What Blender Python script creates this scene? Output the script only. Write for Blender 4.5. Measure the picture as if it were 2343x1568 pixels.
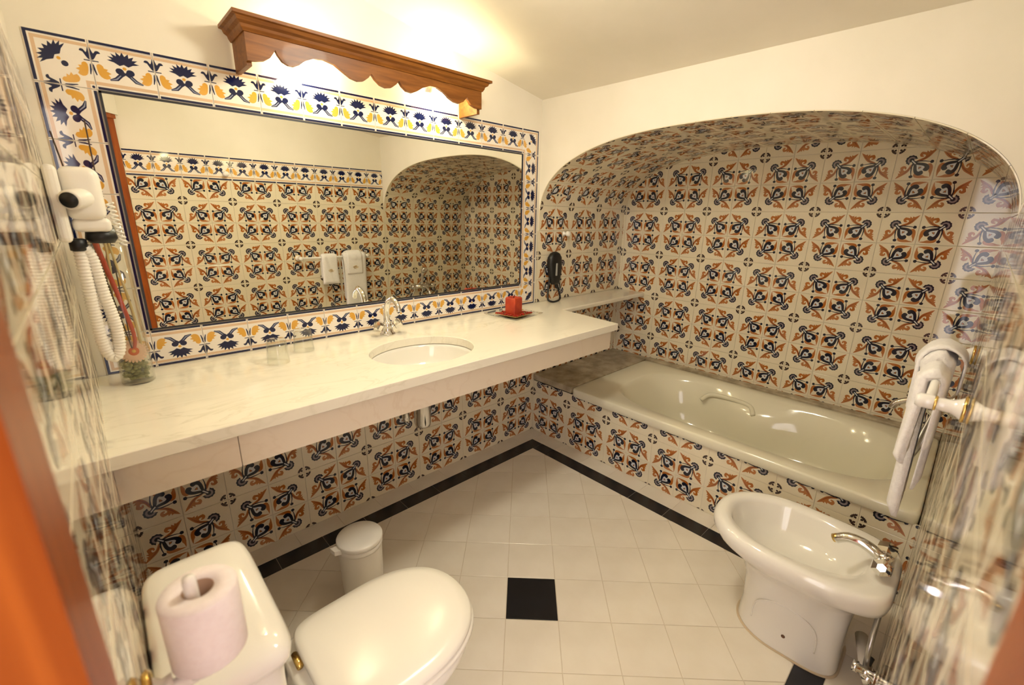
import bpy, bmesh, math, random
from mathutils import Vector, Matrix
random.seed(7)
for o in list(bpy.data.objects): bpy.data.objects.remove(o)
scene = bpy.context.scene
COL = scene.collection
PI = math.pi

# ---------------------------------------------------------------- camera
CAM = Vector((-2.112, -1.944, 1.445))
yaw, pitch, roll = math.radians(46.342), math.radians(-16.063), math.radians(1.025)
fw = Vector((math.cos(pitch)*math.cos(yaw), math.cos(pitch)*math.sin(yaw), math.sin(pitch)))
rt = Vector((math.sin(yaw), -math.cos(yaw), 0)); up = rt.cross(fw)
rt2 = rt*math.cos(roll) + up*math.sin(roll); up2 = up*math.cos(roll) - rt*math.sin(roll)
cd = bpy.data.cameras.new('camera'); cam = bpy.data.objects.new('camera', cd); COL.objects.link(cam)
cam.matrix_world = Matrix(((rt2.x, up2.x, -fw.x, CAM.x), (rt2.y, up2.y, -fw.y, CAM.y), (rt2.z, up2.z, -fw.z, CAM.z), (0, 0, 0, 1)))
cd.sensor_width = 36; cd.sensor_fit = 'HORIZONTAL'; cd.lens = 1008.26/2343*36
cd.clip_start = 0.01; cd.clip_end = 60
cd.dof.use_dof = True; cd.dof.focus_distance = 2.3; cd.dof.aperture_fstop = 3.2
scene.camera = cam

# ---------------------------------------------------------------- world (daylit hall seen through the doorway) and exposure
w = bpy.data.worlds.new('world'); scene.world = w; w.use_nodes = True
bg = w.node_tree.nodes['Background']
bg.inputs[0].default_value = (1.0, 0.91, 0.91, 1); bg.inputs[1].default_value = 2.8
vs = scene.view_settings
vs.view_transform = 'Standard'; vs.look = 'None'; vs.gamma = 1; vs.use_curve_mapping = False
vs.exposure = 0.90
BULB_W = 72.0      # emission strength of the two bulbs over the mirror
CEIL_W = 46.0      # emission strength of the ceiling globe

# ---------------------------------------------------------------- materials
def mat(name, col, rough=.5, metal=0., spec=.5, trans=0., ior=1.5, coat=0., emit=None, estr=0., sss=0., alpha=1.):
    m = bpy.data.materials.new(name); m.use_nodes = True
    b = m.node_tree.nodes['Principled BSDF']
    b.inputs['Base Color'].default_value = (*col, 1)
    b.inputs['Roughness'].default_value = rough; b.inputs['Metallic'].default_value = metal
    b.inputs['Specular IOR Level'].default_value = spec; b.inputs['IOR'].default_value = ior
    b.inputs['Transmission Weight'].default_value = trans; b.inputs['Coat Weight'].default_value = coat
    b.inputs['Coat Roughness'].default_value = .05
    if sss: b.inputs['Subsurface Weight'].default_value = sss; b.inputs['Subsurface Radius'].default_value = (.01, .006, .004)
    if emit: b.inputs['Emission Color'].default_value = (*emit, 1); b.inputs['Emission Strength'].default_value = estr
    return m
def nodes(m): return m.node_tree.nodes, m.node_tree.links, m.node_tree.nodes['Principled BSDF']
def noise_mix(m, c1, c2, scale=(1, 1, 1), nscale=5, detail=6, lo=.35, hi=.65, dist=0., bump=0., bscale=None, coord='Object'):
    n, l, b = nodes(m)
    tc = n.new('ShaderNodeTexCoord'); mp = n.new('ShaderNodeMapping'); mp.inputs['Scale'].default_value = scale
    nz = n.new('ShaderNodeTexNoise'); nz.inputs['Scale'].default_value = nscale; nz.inputs['Detail'].default_value = detail
    nz.inputs['Distortion'].default_value = dist
    r = n.new('ShaderNodeValToRGB'); r.color_ramp.elements[0].position = lo; r.color_ramp.elements[1].position = hi
    r.color_ramp.elements[0].color = (*c1, 1); r.color_ramp.elements[1].color = (*c2, 1)
    l.new(tc.outputs[coord], mp.inputs[0]); l.new(mp.outputs[0], nz.inputs['Vector']); l.new(nz.outputs[0], r.inputs[0]); l.new(r.outputs[0], b.inputs['Base Color'])
    if bump:
        bn = n.new('ShaderNodeBump'); bn.inputs['Strength'].default_value = bump; bn.inputs['Distance'].default_value = .002
        nb = n.new('ShaderNodeTexNoise'); nb.inputs['Scale'].default_value = bscale or nscale; nb.inputs['Detail'].default_value = 3
        l.new(tc.outputs[coord], nb.inputs['Vector']); l.new(nb.outputs[0], bn.inputs['Height']); l.new(bn.outputs[0], b.inputs['Normal'])
    return m
M = {}
M['plaster'] = noise_mix(mat('plaster', (.84, .78, .66), .85), (.82, .765, .645), (.87, .81, .70), nscale=3, bump=.06, bscale=70)
M['grout'] = mat('grout', (.80, .73, .60), .8)
def glaze(name, col, vary=.03):
    m = mat(name, col, .055, spec=.5)
    return noise_mix(m, tuple(max(0, c-vary) for c in col), tuple(min(1, c+vary) for c in col), nscale=9, detail=2, lo=.3, hi=.7)
M['cream'] = glaze('tile_glaze_cream', (.81, .725, .545), .015)
M['navy'] = glaze('tile_ink_navy', (.013, .015, .030), .006)
M['orange'] = glaze('tile_ink_orange', (.44, .155, .024), .05)
M['light'] = glaze('tile_ink_pale_blue', (.66, .68, .70), .03)
M['lilac'] = glaze('tile_ink_lilac', (.26, .215, .225), .03)
M['brown'] = glaze('tile_ink_brown', (.045, .024, .020), .01)
M['rust'] = glaze('tile_ink_rust', (.24, .065, .015), .03)
M['white_tile'] = glaze('border_glaze_white', (.87, .80, .71), .02)
M['cobalt'] = glaze('border_ink_cobalt', (.007, .011, .055), .004)
M['cobalt_light'] = glaze('border_ink_pale_blue', (.28, .31, .42), .03)
M['yellow'] = glaze('border_ink_yellow', (.72, .38, .06), .05)
M['tan'] = glaze('border_ink_tan', (.70, .49, .31), .03)
M['floor_cream'] = noise_mix(mat('floor_tile_cream', (.80, .73, .62), .22), (.77, .70, .585), (.83, .765, .655), nscale=6, detail=5)
M['floor_black'] = noise_mix(mat('floor_tile_black', (.012, .012, .016), .25), (.004, .004, .006), (.010, .010, .014), nscale=12)
M['floor_grout'] = mat('floor_grout', (.64, .55, .42), .9)
M['marble'] = mat('marble_cream', (.84, .78, .64), .12)
def marble(m, base, vein, sc):
    n, l, b = nodes(m)
    tc = n.new('ShaderNodeTexCoord'); mp = n.new('ShaderNodeMapping'); mp.inputs['Scale'].default_value = sc
    nz = n.new('ShaderNodeTexNoise'); nz.inputs['Scale'].default_value = 3.2; nz.inputs['Detail'].default_value = 9; nz.inputs['Distortion'].default_value = 1.4
    r = n.new('ShaderNodeValToRGB'); e = r.color_ramp.elements
    e[0].position = .36; e[0].color = (*base, 1); e[1].position = .64; e[1].color = (*[c*1.03 for c in base], 1)
    for p, c in ((.475, base), (.50, vein), (.525, base)):
        x = e.new(p); x.color = (*c, 1)
    n2 = n.new('ShaderNodeTexNoise'); n2.inputs['Scale'].default_value = 1.5; n2.inputs['Detail'].default_value = 3
    r2 = n.new('ShaderNodeValToRGB'); r2.color_ramp.elements[0].position = .38; r2.color_ramp.elements[1].position = .62
    mx = n.new('ShaderNodeMixRGB'); mx.inputs[1].default_value = (*base, 1)
    l.new(tc.outputs['Object'], mp.inputs[0]); l.new(mp.outputs[0], nz.inputs['Vector']); l.new(nz.outputs[0], r.inputs[0])
    l.new(tc.outputs['Object'], n2.inputs['Vector']); l.new(n2.outputs[0], r2.inputs[0]); l.new(r2.outputs[0], mx.inputs[0]); l.new(r.outputs[0], mx.inputs[2])
    l.new(mx.outputs[0], b.inputs['Base Color'])
marble(M['marble'], (.85, .80, .68), (.74, .69, .56), (1.0, 3.2, 2.0))
M['marble_pink'] = mat('marble_apron', (.80, .67, .54), .22); marble(M['marble_pink'], (.83, .73, .60), (.78, .665, .53), (1.2, 1.2, 1.2))
M['marble_brown'] = mat('marble_ledge_brown', (.34, .27, .19), .16)
noise_mix(M['marble_brown'], (.30, .245, .16), (.52, .44, .31), nscale=14, detail=8)
M['ceramic'] = mat('white_ceramic', (.86, .83, .76), .06, coat=.3)
M['acrylic'] = mat('bath_acrylic', (.81, .77, .61), .10, coat=.2)
M['seat_plastic'] = mat('toilet_seat_plastic', (.88, .845, .76), .2)
M['white_plastic'] = mat('white_plastic', (.86, .82, .74), .32)
M['paper'] = noise_mix(mat('toilet_paper', (.88, .79, .77), .95), (.87, .775, .755), (.90, .815, .795), nscale=120, bump=.2, bscale=260)
M['card'] = mat('cardboard_core', (.42, .27, .19), .9)
M['chrome'] = mat('chrome', (.78, .77, .75), .08, metal=1)
M['brass'] = mat('brass', (.85, .60, .20), .16, metal=1)
M['porcelain'] = mat('porcelain_white', (.88, .85, .80), .12, coat=.3)
M['black'] = mat('black_plastic', (.004, .004, .005), .42)
M['grey'] = mat('grey_label', (.40, .40, .38), .5)
M['rubber_hose'] = mat('dark_rubber', (.05, .05, .05), .45)
M['steel_hose'] = mat('braided_steel', (.45, .44, .43), .3, metal=1)
def wood(name, c1, c2, sc):
    m = mat(name, c1, .42, spec=.3, coat=.04); n, l, b = nodes(m)
    tc = n.new('ShaderNodeTexCoord'); mp = n.new('ShaderNodeMapping'); mp.inputs['Scale'].default_value = sc
    nz = n.new('ShaderNodeTexNoise'); nz.inputs['Scale'].default_value = 4; nz.inputs['Detail'].default_value = 7; nz.inputs['Distortion'].default_value = .6
    r = n.new('ShaderNodeValToRGB'); r.color_ramp.elements[0].position = .3; r.color_ramp.elements[1].position = .72
    r.color_ramp.elements[0].color = (*c1, 1); r.color_ramp.elements[1].color = (*c2, 1)
    l.new(tc.outputs['Object'], mp.inputs[0]); l.new(mp.outputs[0], nz.inputs['Vector']); l.new(nz.outputs[0], r.inputs[0])
    vo = n.new('ShaderNodeTexVoronoi'); vo.inputs['Scale'].default_value = 5.5
    rv = n.new('ShaderNodeValToRGB'); rv.color_ramp.elements[0].position = .05; rv.color_ramp.elements[1].position = .11
    rv.color_ramp.elements[0].color = (.08, .03, .012, 1); rv.color_ramp.elements[1].color = (1, 1, 1, 1)
    mp2 = n.new('ShaderNodeMapping'); mp2.inputs['Scale'].default_value = tuple(.25 + .75*(s/max(sc)) for s in sc)
    l.new(tc.outputs['Object'], mp2.inputs[0]); l.new(mp2.outputs[0], vo.inputs['Vector']); l.new(vo.outputs['Distance'], rv.inputs[0])
    mx = n.new('ShaderNodeMixRGB'); mx.blend_type = 'MULTIPLY'; mx.inputs[0].default_value = .8
    l.new(r.outputs[0], mx.inputs[1]); l.new(rv.outputs[0], mx.inputs[2]); l.new(mx.outputs[0], b.inputs['Base Color'])
    return m
M['pine'] = wood('varnished_pine', (.15, .046, .006), (.30, .110, .018), (1.5, 9, 14))
M['pine_up'] = wood('varnished_pine_door', (.23, .045, .005), (.38, .095, .012), (12, 12, 1.2))
M['mirror'] = mat('mirror_silver', (.86, .85, .76), .0, metal=1)
M['mirror_edge_shadow'] = mat('edge_shadow_dark', (.02, .02, .025), .3)  # near-black colour standing in for the shadow line round the mirror
def thin_glass(name, col):
    m = bpy.data.materials.new(name); m.use_nodes = True; n, l = m.node_tree.nodes, m.node_tree.links
    n.remove(n['Principled BSDF']); out = n['Material Output']
    t = n.new('ShaderNodeBsdfTransparent'); t.inputs[0].default_value = (*col, 1); g_ = n.new('ShaderNodeBsdfGlossy'); g_.inputs['Roughness'].default_value = .01
    f_ = n.new('ShaderNodeFresnel'); ge = n.new('ShaderNodeNewGeometry'); ma = n.new('ShaderNodeMath'); ma.operation = 'MULTIPLY_ADD'
    ma.inputs[1].default_value = 1/1.5-1.5; ma.inputs[2].default_value = 1.5; l.new(ge.outputs['Backfacing'], ma.inputs[0]); l.new(ma.outputs[0], f_.inputs[0])
    mx = n.new('ShaderNodeMixShader')
    l.new(f_.outputs[0], mx.inputs[0]); l.new(t.outputs[0], mx.inputs[1]); l.new(g_.outputs[0], mx.inputs[2]); l.new(mx.outputs[0], out.inputs[0])
    return m
M['glass'] = thin_glass('clear_glass', (.975, .98, .965)); M['glass_green'] = thin_glass('green_tinted_glass', (.975, .98, .95))
M['pebble'] = mat('glass_pebbles', (.42, .42, .18), .12, trans=.35, ior=1.45)
M['wax'] = noise_mix(mat('red_wax', (.55, .06, .02), .4, sss=.15), (.34, .022, .007), (.47, .055, .015), nscale=25)
M['chips'] = mat('red_chips', (.30, .02, .01), .2)
M['amber'] = mat('amber_glass_plate', (.55, .33, .10), .1, trans=.3)
M['wick'] = mat('burnt_wick', (.02, .015, .01), .9)
M['petal'] = mat('pink_petal', (.95, .64, .50), .6)
M['petal_core'] = mat('orange_flower_core', (.72, .13, .03), .7)
M['petal_eye'] = mat('yellow_flower_eye', (.80, .50, .12), .7)
M['stem_red'] = mat('red_stem', (.55, .06, .03), .55)
M['straw'] = mat('dry_straw_leaf', (.66, .52, .25), .7)
M['twig'] = mat('dark_twig', (.06, .03, .02), .7)
M['towel'] = noise_mix(mat('white_terry', (.90, .87, .86), .95), (.87, .84, .83), (.93, .90, .89), nscale=90, bump=.9, bscale=330)
M['gold_thread'] = mat('gold_thread', (.62, .40, .10), .6)
M['bulb'] = mat('lit_bulb', (1, .9, .7), .4, emit=(1.0, .90, .56), estr=BULB_W)
M['globe'] = mat('lit_globe', (1, .95, .85), .4, emit=(1.0, .95, .79), estr=CEIL_W)
M['rust_spot'] = mat('brown_screw', (.13, .06, .03), .6)
M['sealant'] = mat('silicone_joint', (.62, .50, .34), .5)

# ---------------------------------------------------------------- builders
def link(o, parent=None):
    COL.objects.link(o)
    if parent is not None:
        o.parent = parent; o.matrix_parent_inverse = parent.matrix_world.inverted()
    return o
def pymesh(name, verts, faces, mats, fm=None, smooth=False):
    me = bpy.data.meshes.new(name); me.from_pydata([tuple(v) for v in verts], [], faces); 
    for m in (mats if isinstance(mats, (list, tuple)) else [mats]): me.materials.append(M[m])
    if fm: me.polygons.foreach_set('material_index', fm)
    if smooth: me.polygons.foreach_set('use_smooth', [True]*len(me.polygons))
    me.update(); return me
def obj(name, me, parent=None): return link(bpy.data.objects.new(name, me), parent)
def bmobj(name, bm, m, parent=None, smooth=False):
    bmesh.ops.recalc_face_normals(bm, faces=bm.faces)
    me = bpy.data.meshes.new(name); bm.to_mesh(me); bm.free()
    for x in (m if isinstance(m, (list, tuple)) else [m]): me.materials.append(M[x])
    if smooth: me.polygons.foreach_set('use_smooth', [True]*len(me.polygons))
    return obj(name, me, parent)
def tag(o, label=None, cat=None, group=None, kind=None):
    if label: o['label'] = label
    if cat: o['category'] = cat
    if group: o['group'] = group
    if kind: o['kind'] = kind
    return o
def thing(name, loc, label, cat, group=None):
    e = bpy.data.objects.new(name, None); COL.objects.link(e); e.empty_display_size = .05
    e.location = loc; e.matrix_world = Matrix.Translation(loc)
    return tag(e, label, cat, group)
def bm_box(bm, lo, hi, bev=0, seg=2):
    r = bmesh.ops.create_cube(bm, size=1)
    for v in r['verts']:
        v.co = Vector([(lo[i]+hi[i])/2 + v.co[i]*(hi[i]-lo[i]) for i in range(3)])
    if bev:
        es = list({e for v in r['verts'] for e in v.link_edges})
        bmesh.ops.bevel(bm, geom=es, offset=bev, segments=seg, affect='EDGES', profile=.5)
def box(name, lo, hi, m, parent=None, bev=0, seg=2):
    bm = bmesh.new(); bm_box(bm, lo, hi, bev, seg); return bmobj(name, bm, m, parent)
def ring_faces(nr, n, closed=True):
    f = []
    for i in range(nr-1):
        for j in range(n if closed else n-1):
            f.append((i*n+j, i*n+(j+1) % n, (i+1)*n+(j+1) % n, (i+1)*n+j))
    return f
def loft(name, rings, m, parent=None, cap0=True, cap1=True, smooth=True):
    n = len(rings[0]); verts = [p for r in rings for p in r]; f = ring_faces(len(rings), n)
    if cap0: f.append(tuple(range(n-1, -1, -1)))
    if cap1: f.append(tuple((len(rings)-1)*n + j for j in range(n)))
    bm = bmesh.new(); vs_ = [bm.verts.new(v) for v in verts]
    for q in f:
        try: bm.faces.new([vs_[i] for i in q])
        except ValueError: pass
    return bmobj(name, bm, m, parent, smooth)
def lathe(name, prof, m, parent=None, at=(0, 0, 0), axis=(0, 0, 1), n=24, smooth=True, cap=True):
    ax = Vector(axis).normalized(); q = Vector((0, 0, 1)).rotation_difference(ax); at = Vector(at)
    rings = [[at + q @ Vector((r*math.cos(2*PI*k/n), r*math.sin(2*PI*k/n), z)) for k in range(n)] for r, z in prof]
    return loft(name, rings, m, parent, cap, cap, smooth)
def frames(path):
    P_ = [Vector(p) for p in path]; T = []
    for i in range(len(P_)):
        a = P_[max(0, i-1)]; b = P_[min(len(P_)-1, i+1)]; T.append((b-a).normalized())
    ref = Vector((0, 0, 1)) if abs(T[0].z) < .9 else Vector((1, 0, 0))
    u = (ref - T[0]*ref.dot(T[0])).normalized(); out = []
    for i in range(len(P_)):
        u = (u - T[i]*u.dot(T[i])).normalized(); out.append((P_[i], u, T[i].cross(u)))
    return out
def tube(name, path, r, m, parent=None, n=10, smooth=True):
    fr = frames(path); rings = []
    for i, (p, u, v) in enumerate(fr):
        rr = r(i/(len(fr)-1)) if callable(r) else (r[i] if isinstance(r, (list, tuple)) else r)
        rings.append([p + u*rr*math.cos(2*PI*k/n) + v*rr*math.sin(2*PI*k/n) for k in range(n)])
    return loft(name, rings, m, parent, True, True, smooth)
def spline(pts, sub=6, closed=False):
    P_ = [Vector(p) for p in pts]; n = len(P_); out = []
    rng = range(n) if closed else range(n-1)
    for i in rng:
        g = (lambda k: P_[k % n]) if closed else (lambda k: P_[min(max(k, 0), n-1)])
        p0, p1, p2, p3 = g(i-1), g(i), g(i+1), g(i+2)
        for s in range(sub):
            t = s/sub
            out.append(.5*((2*p1) + (p2-p0)*t + (2*p0-5*p1+4*p2-p3)*t*t + (3*p1-p0-3*p2+p3)*t**3))
    if not closed: out.append(P_[-1])
    return out
def sup(cx, cy, hx, hy, n, N, z, f=None):
    out = []
    for k in range(N):
        a = 2*PI*k/N; c, s = math.cos(a), math.sin(a)
        x = math.copysign(abs(c)**(2/n), c)*hx; y = math.copysign(abs(s)**(2/n), s)*hy
        if f: x, y = f(x, y)
        out.append(Vector((cx+x, cy+y, z)))
    return out
def wall_quad(name, pts, m):
    me = pymesh(name, pts, [tuple(range(len(pts)))], m); return obj(name, me)

# ---------------------------------------------------------------- room constants
W3, W4, W2X, D = -2.162, -1.989, -0.045, 0.893
ZT = 0.905
T = 0.152
ZL = 0.292                       # a row of medallions lies at this height
def ceil_z(x): return 2.09 - .17*(x-W2X)
SPR, RISE, NEXP = 1.43, .43, 2.5
HALF = -W4/2
def arch_pt(t):                   # t in 0..1 from the vanity-wall spring to the opposite one
    a = PI*t; c, s = math.cos(a), math.sin(a)
    u = math.copysign(abs(c)**(2/NEXP), c); v = abs(s)**(2/NEXP)
    return (-HALF + HALF*u, SPR + RISE*v)

# ---------------------------------------------------------------- floor
fl = box('floor', (W3-1.2, W4-1.2, -.06), (D+.1, .1, -.002), 'floor_grout'); tag(fl, kind='structure')
def clip(poly, x0, x1, y0, y1):
    def cut(P_, f, ip):
        out = []
        for i in range(len(P_)):
            a, b = P_[i], P_[(i+1) % len(P_)]; fa, fb = f(a), f(b)
            if fa >= 0: out.append(a)
            if (fa >= 0) != (fb >= 0):
                t = fa/(fa-fb); out.append((a[0]+(b[0]-a[0])*t, a[1]+(b[1]-a[1])*t))
        return out
    for f in (lambda p: p[0]-x0, lambda p: x1-p[0], lambda p: p[1]-y0, lambda p: y1-p[1]):
        if len(poly) < 3: return []
        poly = cut(poly, f, None)
    return poly
def area(P_): return abs(sum(P_[i][0]*P_[(i+1) % len(P_)][1]-P_[(i+1) % len(P_)][0]*P_[i][1] for i in range(len(P_))))/2
def floor_tile(poly, m, name='floor_tile'):
    cx = sum(p[0] for p in poly)/len(poly); cy = sum(p[1] for p in poly)/len(poly); n = len(poly)
    v = [(x-cx, y-cy, -.004) for x, y in poly] + [(x-cx, y-cy, -.0006) for x, y in poly] + [((x-cx)*.988, (y-cy)*.988, 0) for x, y in poly]
    f = ring_faces(3, n) + [tuple(2*n+i for i in range(n))]
    me = pymesh(name, v, f, m); o = obj(name, me, fl); o.matrix_parent_inverse = Matrix(); o.location = (cx, cy, random.uniform(-.0002, .0002)); return o
S1, S2 = .110, .197             # black band offsets from the walls
IN = (W3+S2, W2X-S2, W4+S2, -S2)
ts = .196; dg = ts/math.sqrt(2); bx0, by0 = -1.084, -1.004; g = .0016
for i in range(-12, 13):
    for j in range(-12, 13):
        cx = bx0 + (i-j)*dg; cy = by0 + (i+j)*dg; h = dg - g
        P_ = clip([(cx+h, cy), (cx, cy+h), (cx-h, cy), (cx, cy-h)], *IN)
        if len(P_) >= 3 and area(P_) > .0008: floor_tile(P_, 'floor_black' if i == j == 0 else 'floor_cream')
def strip_run(a0, a1, lo, hi, axis, m, L, start):
    x = start
    while x < a1:
        p, q = max(x, a0)+g/2, min(x+L, a1)-g/2
        if q-p > .01:
            r = [(p, lo), (q, lo), (q, hi), (p, hi)]
            floor_tile(r if axis == 0 else [(y, xx) for xx, y in r][::-1], m)
        x += L
A0, A1, B0, B1 = W3+S1, W2X-S1, W4+S1, -S1
strip_run(A0, A1, B1-(S2-S1)+g, B1, 0, 'floor_black', .2, A1-.2*12)
strip_run(A0, A1, B0, B0+(S2-S1)-g, 0, 'floor_black', .2, A1-.2*12)
strip_run(B0+(S2-S1), B1-(S2-S1), A1-(S2-S1)+g, A1, 1, 'floor_black', .2, -1.302-.4-.2*3)
strip_run(B0+(S2-S1), B1-(S2-S1), A0, A0+(S2-S1)-g, 1, 'floor_black', .2, -1.302-.4-.2*3)
strip_run(W3, W2X, B1+g, 0, 0, 'floor_cream', .2, W2X-.2*12)
strip_run(W3, W2X, W4, B0-g, 0, 'floor_cream', .2, W2X-.2*12)
strip_run(B0, B1, A1+g, W2X, 1, 'floor_cream', .2, -2.31)
strip_run(B0, B1, W3, A0-g, 1, 'floor_cream', .2, -2.31)

# ---------------------------------------------------------------- walls
def struct(o): return tag(o, kind='structure')
wall_back = struct(box('wall_back', (W3-.1, .002, -.05), (D+.1, .1, 2.75), 'plaster'))
wall_left = struct(box('wall_left', (W3-.1, -1.60, -.05), (W3-.002, .1, 2.75), 'plaster'))
wall_front = struct(box('wall_front', (-1.86, W4-.1, -.05), (D+.1, W4-.002, 2.75), 'plaster'))
wall_alcove = struct(box('wall_alcove', (D+.002, W4-.1, -.05), (D+.1, .1, 2.2), 'grout'))
# wall over the bath: plaster face with the arch cut out of it, and the vault behind
NA = 64
cur = [arch_pt(k/NA) for k in range(NA+1)]
v, f, fm = [], [], []
off = .0022
def pushed(k):
    y, z = cur[k]
    y2 = -HALF + (y+HALF)*(1+off/HALF); z2 = z + (off if 0 < k < NA else 0)
    return y2, z2
for k in range(NA+1):
    y, z = pushed(k)
    v += [(W2X, y, z), (W2X, y, 2.75), (D+.002, y, z), (D+.002, y, 2.75)]
for k in range(NA):
    a, b = 4*k, 4*(k+1)
    f += [(a, b, b+1, a+1), (a, a+2, b+2, b), (a+1, b+1, b+3, a+3), (a+2, a+3, b+3, b+2)]; fm += [0, 1, 0, 0]
wall_right = struct(obj('wall_right', pymesh('wall_right', v, f, ['plaster', 'grout'], fm)))
# sloped ceiling
cv = [(W3-1.2, .1, ceil_z(W3-1.2)), (W2X+.02, .1, ceil_z(W2X+.02)), (W2X+.02, W4-1.2, ceil_z(W2X+.02)), (W3-1.2, W4-1.2, ceil_z(W3-1.2))]
cv2 = [(x, y, z+.06) for x, y, z in cv]
struct(obj('ceiling', pymesh('ceiling', cv+cv2, [(0, 1, 2, 3), (7, 6, 5, 4), (0, 4, 5, 1), (1, 5, 6, 2), (2, 6, 7, 3), (3, 7, 4, 0)], 'plaster')))
# bath front wall (carries the front tiles)
wall_bath = struct(box('wall_bath_front', (W2X+.002, W4, -.002), (W2X+.010, 0, .356), 'grout'))
# wall over the corner doorway
pA, pB = Vector((W3+.012, -1.60)), Vector((-1.85, W4+.012)); dn = Vector((-.775, -.632))
hv = []
for z in (2.008, 2.75):
    for p in (pA+Vector((-.01, .03)), pB+Vector((.03, -.01)), pB+Vector((.03, -.01))+dn*.12, pA+Vector((-.01, .03))+dn*.12): hv.append((p.x, p.y, z))
struct(obj('wall_corner', pymesh('wall_corner', hv, [(0, 1, 2, 3), (7, 6, 5, 4), (0, 4, 5, 1), (1, 5, 6, 2), (2, 6, 7, 3), (3, 7, 4, 0)], 'plaster')))

# ---------------------------------------------------------------- printed tiles
def sm(p, sub=3): return [(q.x, q.y) for q in spline([(a, b, 0) for a, b in p], sub, True)]
def sw(p): return [(b, a) for a, b in p][::-1]
def circ(cx, cy, r, n=10, ry=None): return [(cx+r*math.cos(2*PI*k/n), cy+(ry or r)*math.sin(2*PI*k/n)) for k in range(n)]
def strip(pts, wd):
    P_ = [Vector(p) for p in pts]; L, R_ = [], []
    for i, p in enumerate(P_):
        d = (P_[min(i+1, len(P_)-1)]-P_[max(i-1, 0)]).normalized(); nn = Vector((-d.y, d.x))
        ww = wd[i] if isinstance(wd, (list, tuple)) else wd
        L.append(tuple(p+nn*ww/2)); R_.append(tuple(p-nn*ww/2))
    return R_ + L[::-1]
def fan(cx, cy, r, a0, a1, n, scal=0, lobes=7):
    out = [(cx, cy)]
    for k in range(n+1):
        a = a0+(a1-a0)*k/n; rr = r*(1+scal*math.cos(2*PI*lobes*k/n))
        out.append((cx+rr*math.cos(a), cy+rr*math.sin(a)))
    return out
def main_prints():
    pr = []
    leaf = sm([(.46, .50), (.425, .63), (.36, .76), (.26, .85), (.07, .965), (.135, .84), (.11, .79), (.17, .785), (.115, .72), (.17, .72), (.145, .61), (.225, .56), (.295, .59), (.305, .655), (.27, .67), (.26, .635), (.23, .65), (.25, .71), (.31, .695), (.355, .62), (.395, .54)], 2)
    vein = strip([(.42, .57), (.36, .70), (.26, .80), (.15, .88)], [.014, .026, .02, .004])
    leaf2 = sm([(.54, .79), (.515, .875), (.575, .94), (.69, .96), (.80, .955), (.94, .935), (.82, .905), (.745, .868), (.66, .87), (.59, .82)], 2)
    arm = sm([(.455, .455), (.47, .575), (.485, .69), (.525, .80), (.605, .868), (.69, .868), (.745, .82), (.735, .752), (.69, .722), (.648, .742), (.622, .752), (.585, .722), (.565, .66), (.55, .588), (.53, .53)], 2)
    bstem = strip([(.45, .49), (.425, .60), (.435, .74), (.46, .87)], [.050, .040, .026, .018])
    bud = sm([(.46, .845), (.405, .885), (.42, .935), (.46, .95), (.50, .935), (.51, .885)], 1)
    for fl_ in (lambda p: p, sw):
        pr.append(('orange', 1, fl_(leaf))); pr.append(('rust', 2, fl_(vein))); pr.append(('orange', 1, fl_(leaf2)))
        pr.append(('navy', 1, fl_(bstem))); pr.append(('navy', 2, fl_(bud)))
        pr.append(('navy', 3, fl_(arm)))
    heart = sm([(.50, .50), (.535, .62), (.56, .73), (.62, .80), (.70, .79), (.72, .72), (.79, .70), (.80, .62), (.73, .56), (.62, .535)], 2)
    pr.append(('light', 2, heart))
    pr.append(('navy', 4, sm([(.60, .60), (.605, .68), (.65, .655), (.68, .605)], 1)))
    pr.append(('orange', 5, [(.61, .61), (.615, .665), (.645, .645), (.665, .615)]))
    ce = 225*PI/180; hw = 118*PI/180
    pr.append(('navy', 2, strip([(.37, .37), (.52, .52)], .085)))
    pr.append(('navy', 3, fan(.39, .39, .150, ce-hw, ce+hw, 28, .05)))
    pr.append(('lilac', 4, fan(.39, .39, .104, ce-hw*1.02, ce+hw*1.02, 12)))
    pr.append(('navy', 5, fan(.395, .395, .062, ce-hw*1.05, ce+hw*1.05, 10)))
    pr.append(('light', 6, strip([(.40, .40), (.51, .51)], .032)))
    a0, a1 = 9*PI/180, 81*PI/180
    ro = [((.180)*(1+.05*math.cos(2*PI*5*k/20))*math.cos(a0+(a1-a0)*k/20), (.180)*(1+.05*math.cos(2*PI*5*k/20))*math.sin(a0+(a1-a0)*k/20)) for k in range(21)]
    ri = [((.118)*math.cos(a0+(a1-a0)*k/8), (.118)*math.sin(a0+(a1-a0)*k/8)) for k in range(9)]
    pr.append(('brown', 1, ro+ri[::-1]))
    pr.append(('brown', 1, sm([(.028, .032), (.035, .09), (.088, .092), (.095, .04), (.06, .028)], 1)))
    return pr
def palmette(cx, cy, s, rot=0, stretch=1.):
    out = []; N = 9
    for k in range(N):
        a = PI*(1-k/(N-1)); out.append((.52*math.cos(a), .04+.42*math.sin(a)))
        if k < N-1:
            a2 = PI*(1-(k+.5)/(N-1)); out.append((.36*math.cos(a2), .03+.27*math.sin(a2)))
    out = [(-.42, .0), (-.50, -.04)][:1] + out + [(.42, .0), (.30, -.03), (.14, -.14), (0, -.06), (-.14, -.14), (-.30, -.03)]
    c, s_ = math.cos(rot), math.sin(rot)
    return [(cx+s*(x*c*stretch-y*s_), cy+s*(x*s_*stretch+y*c)) for x, y in out][::-1]
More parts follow.
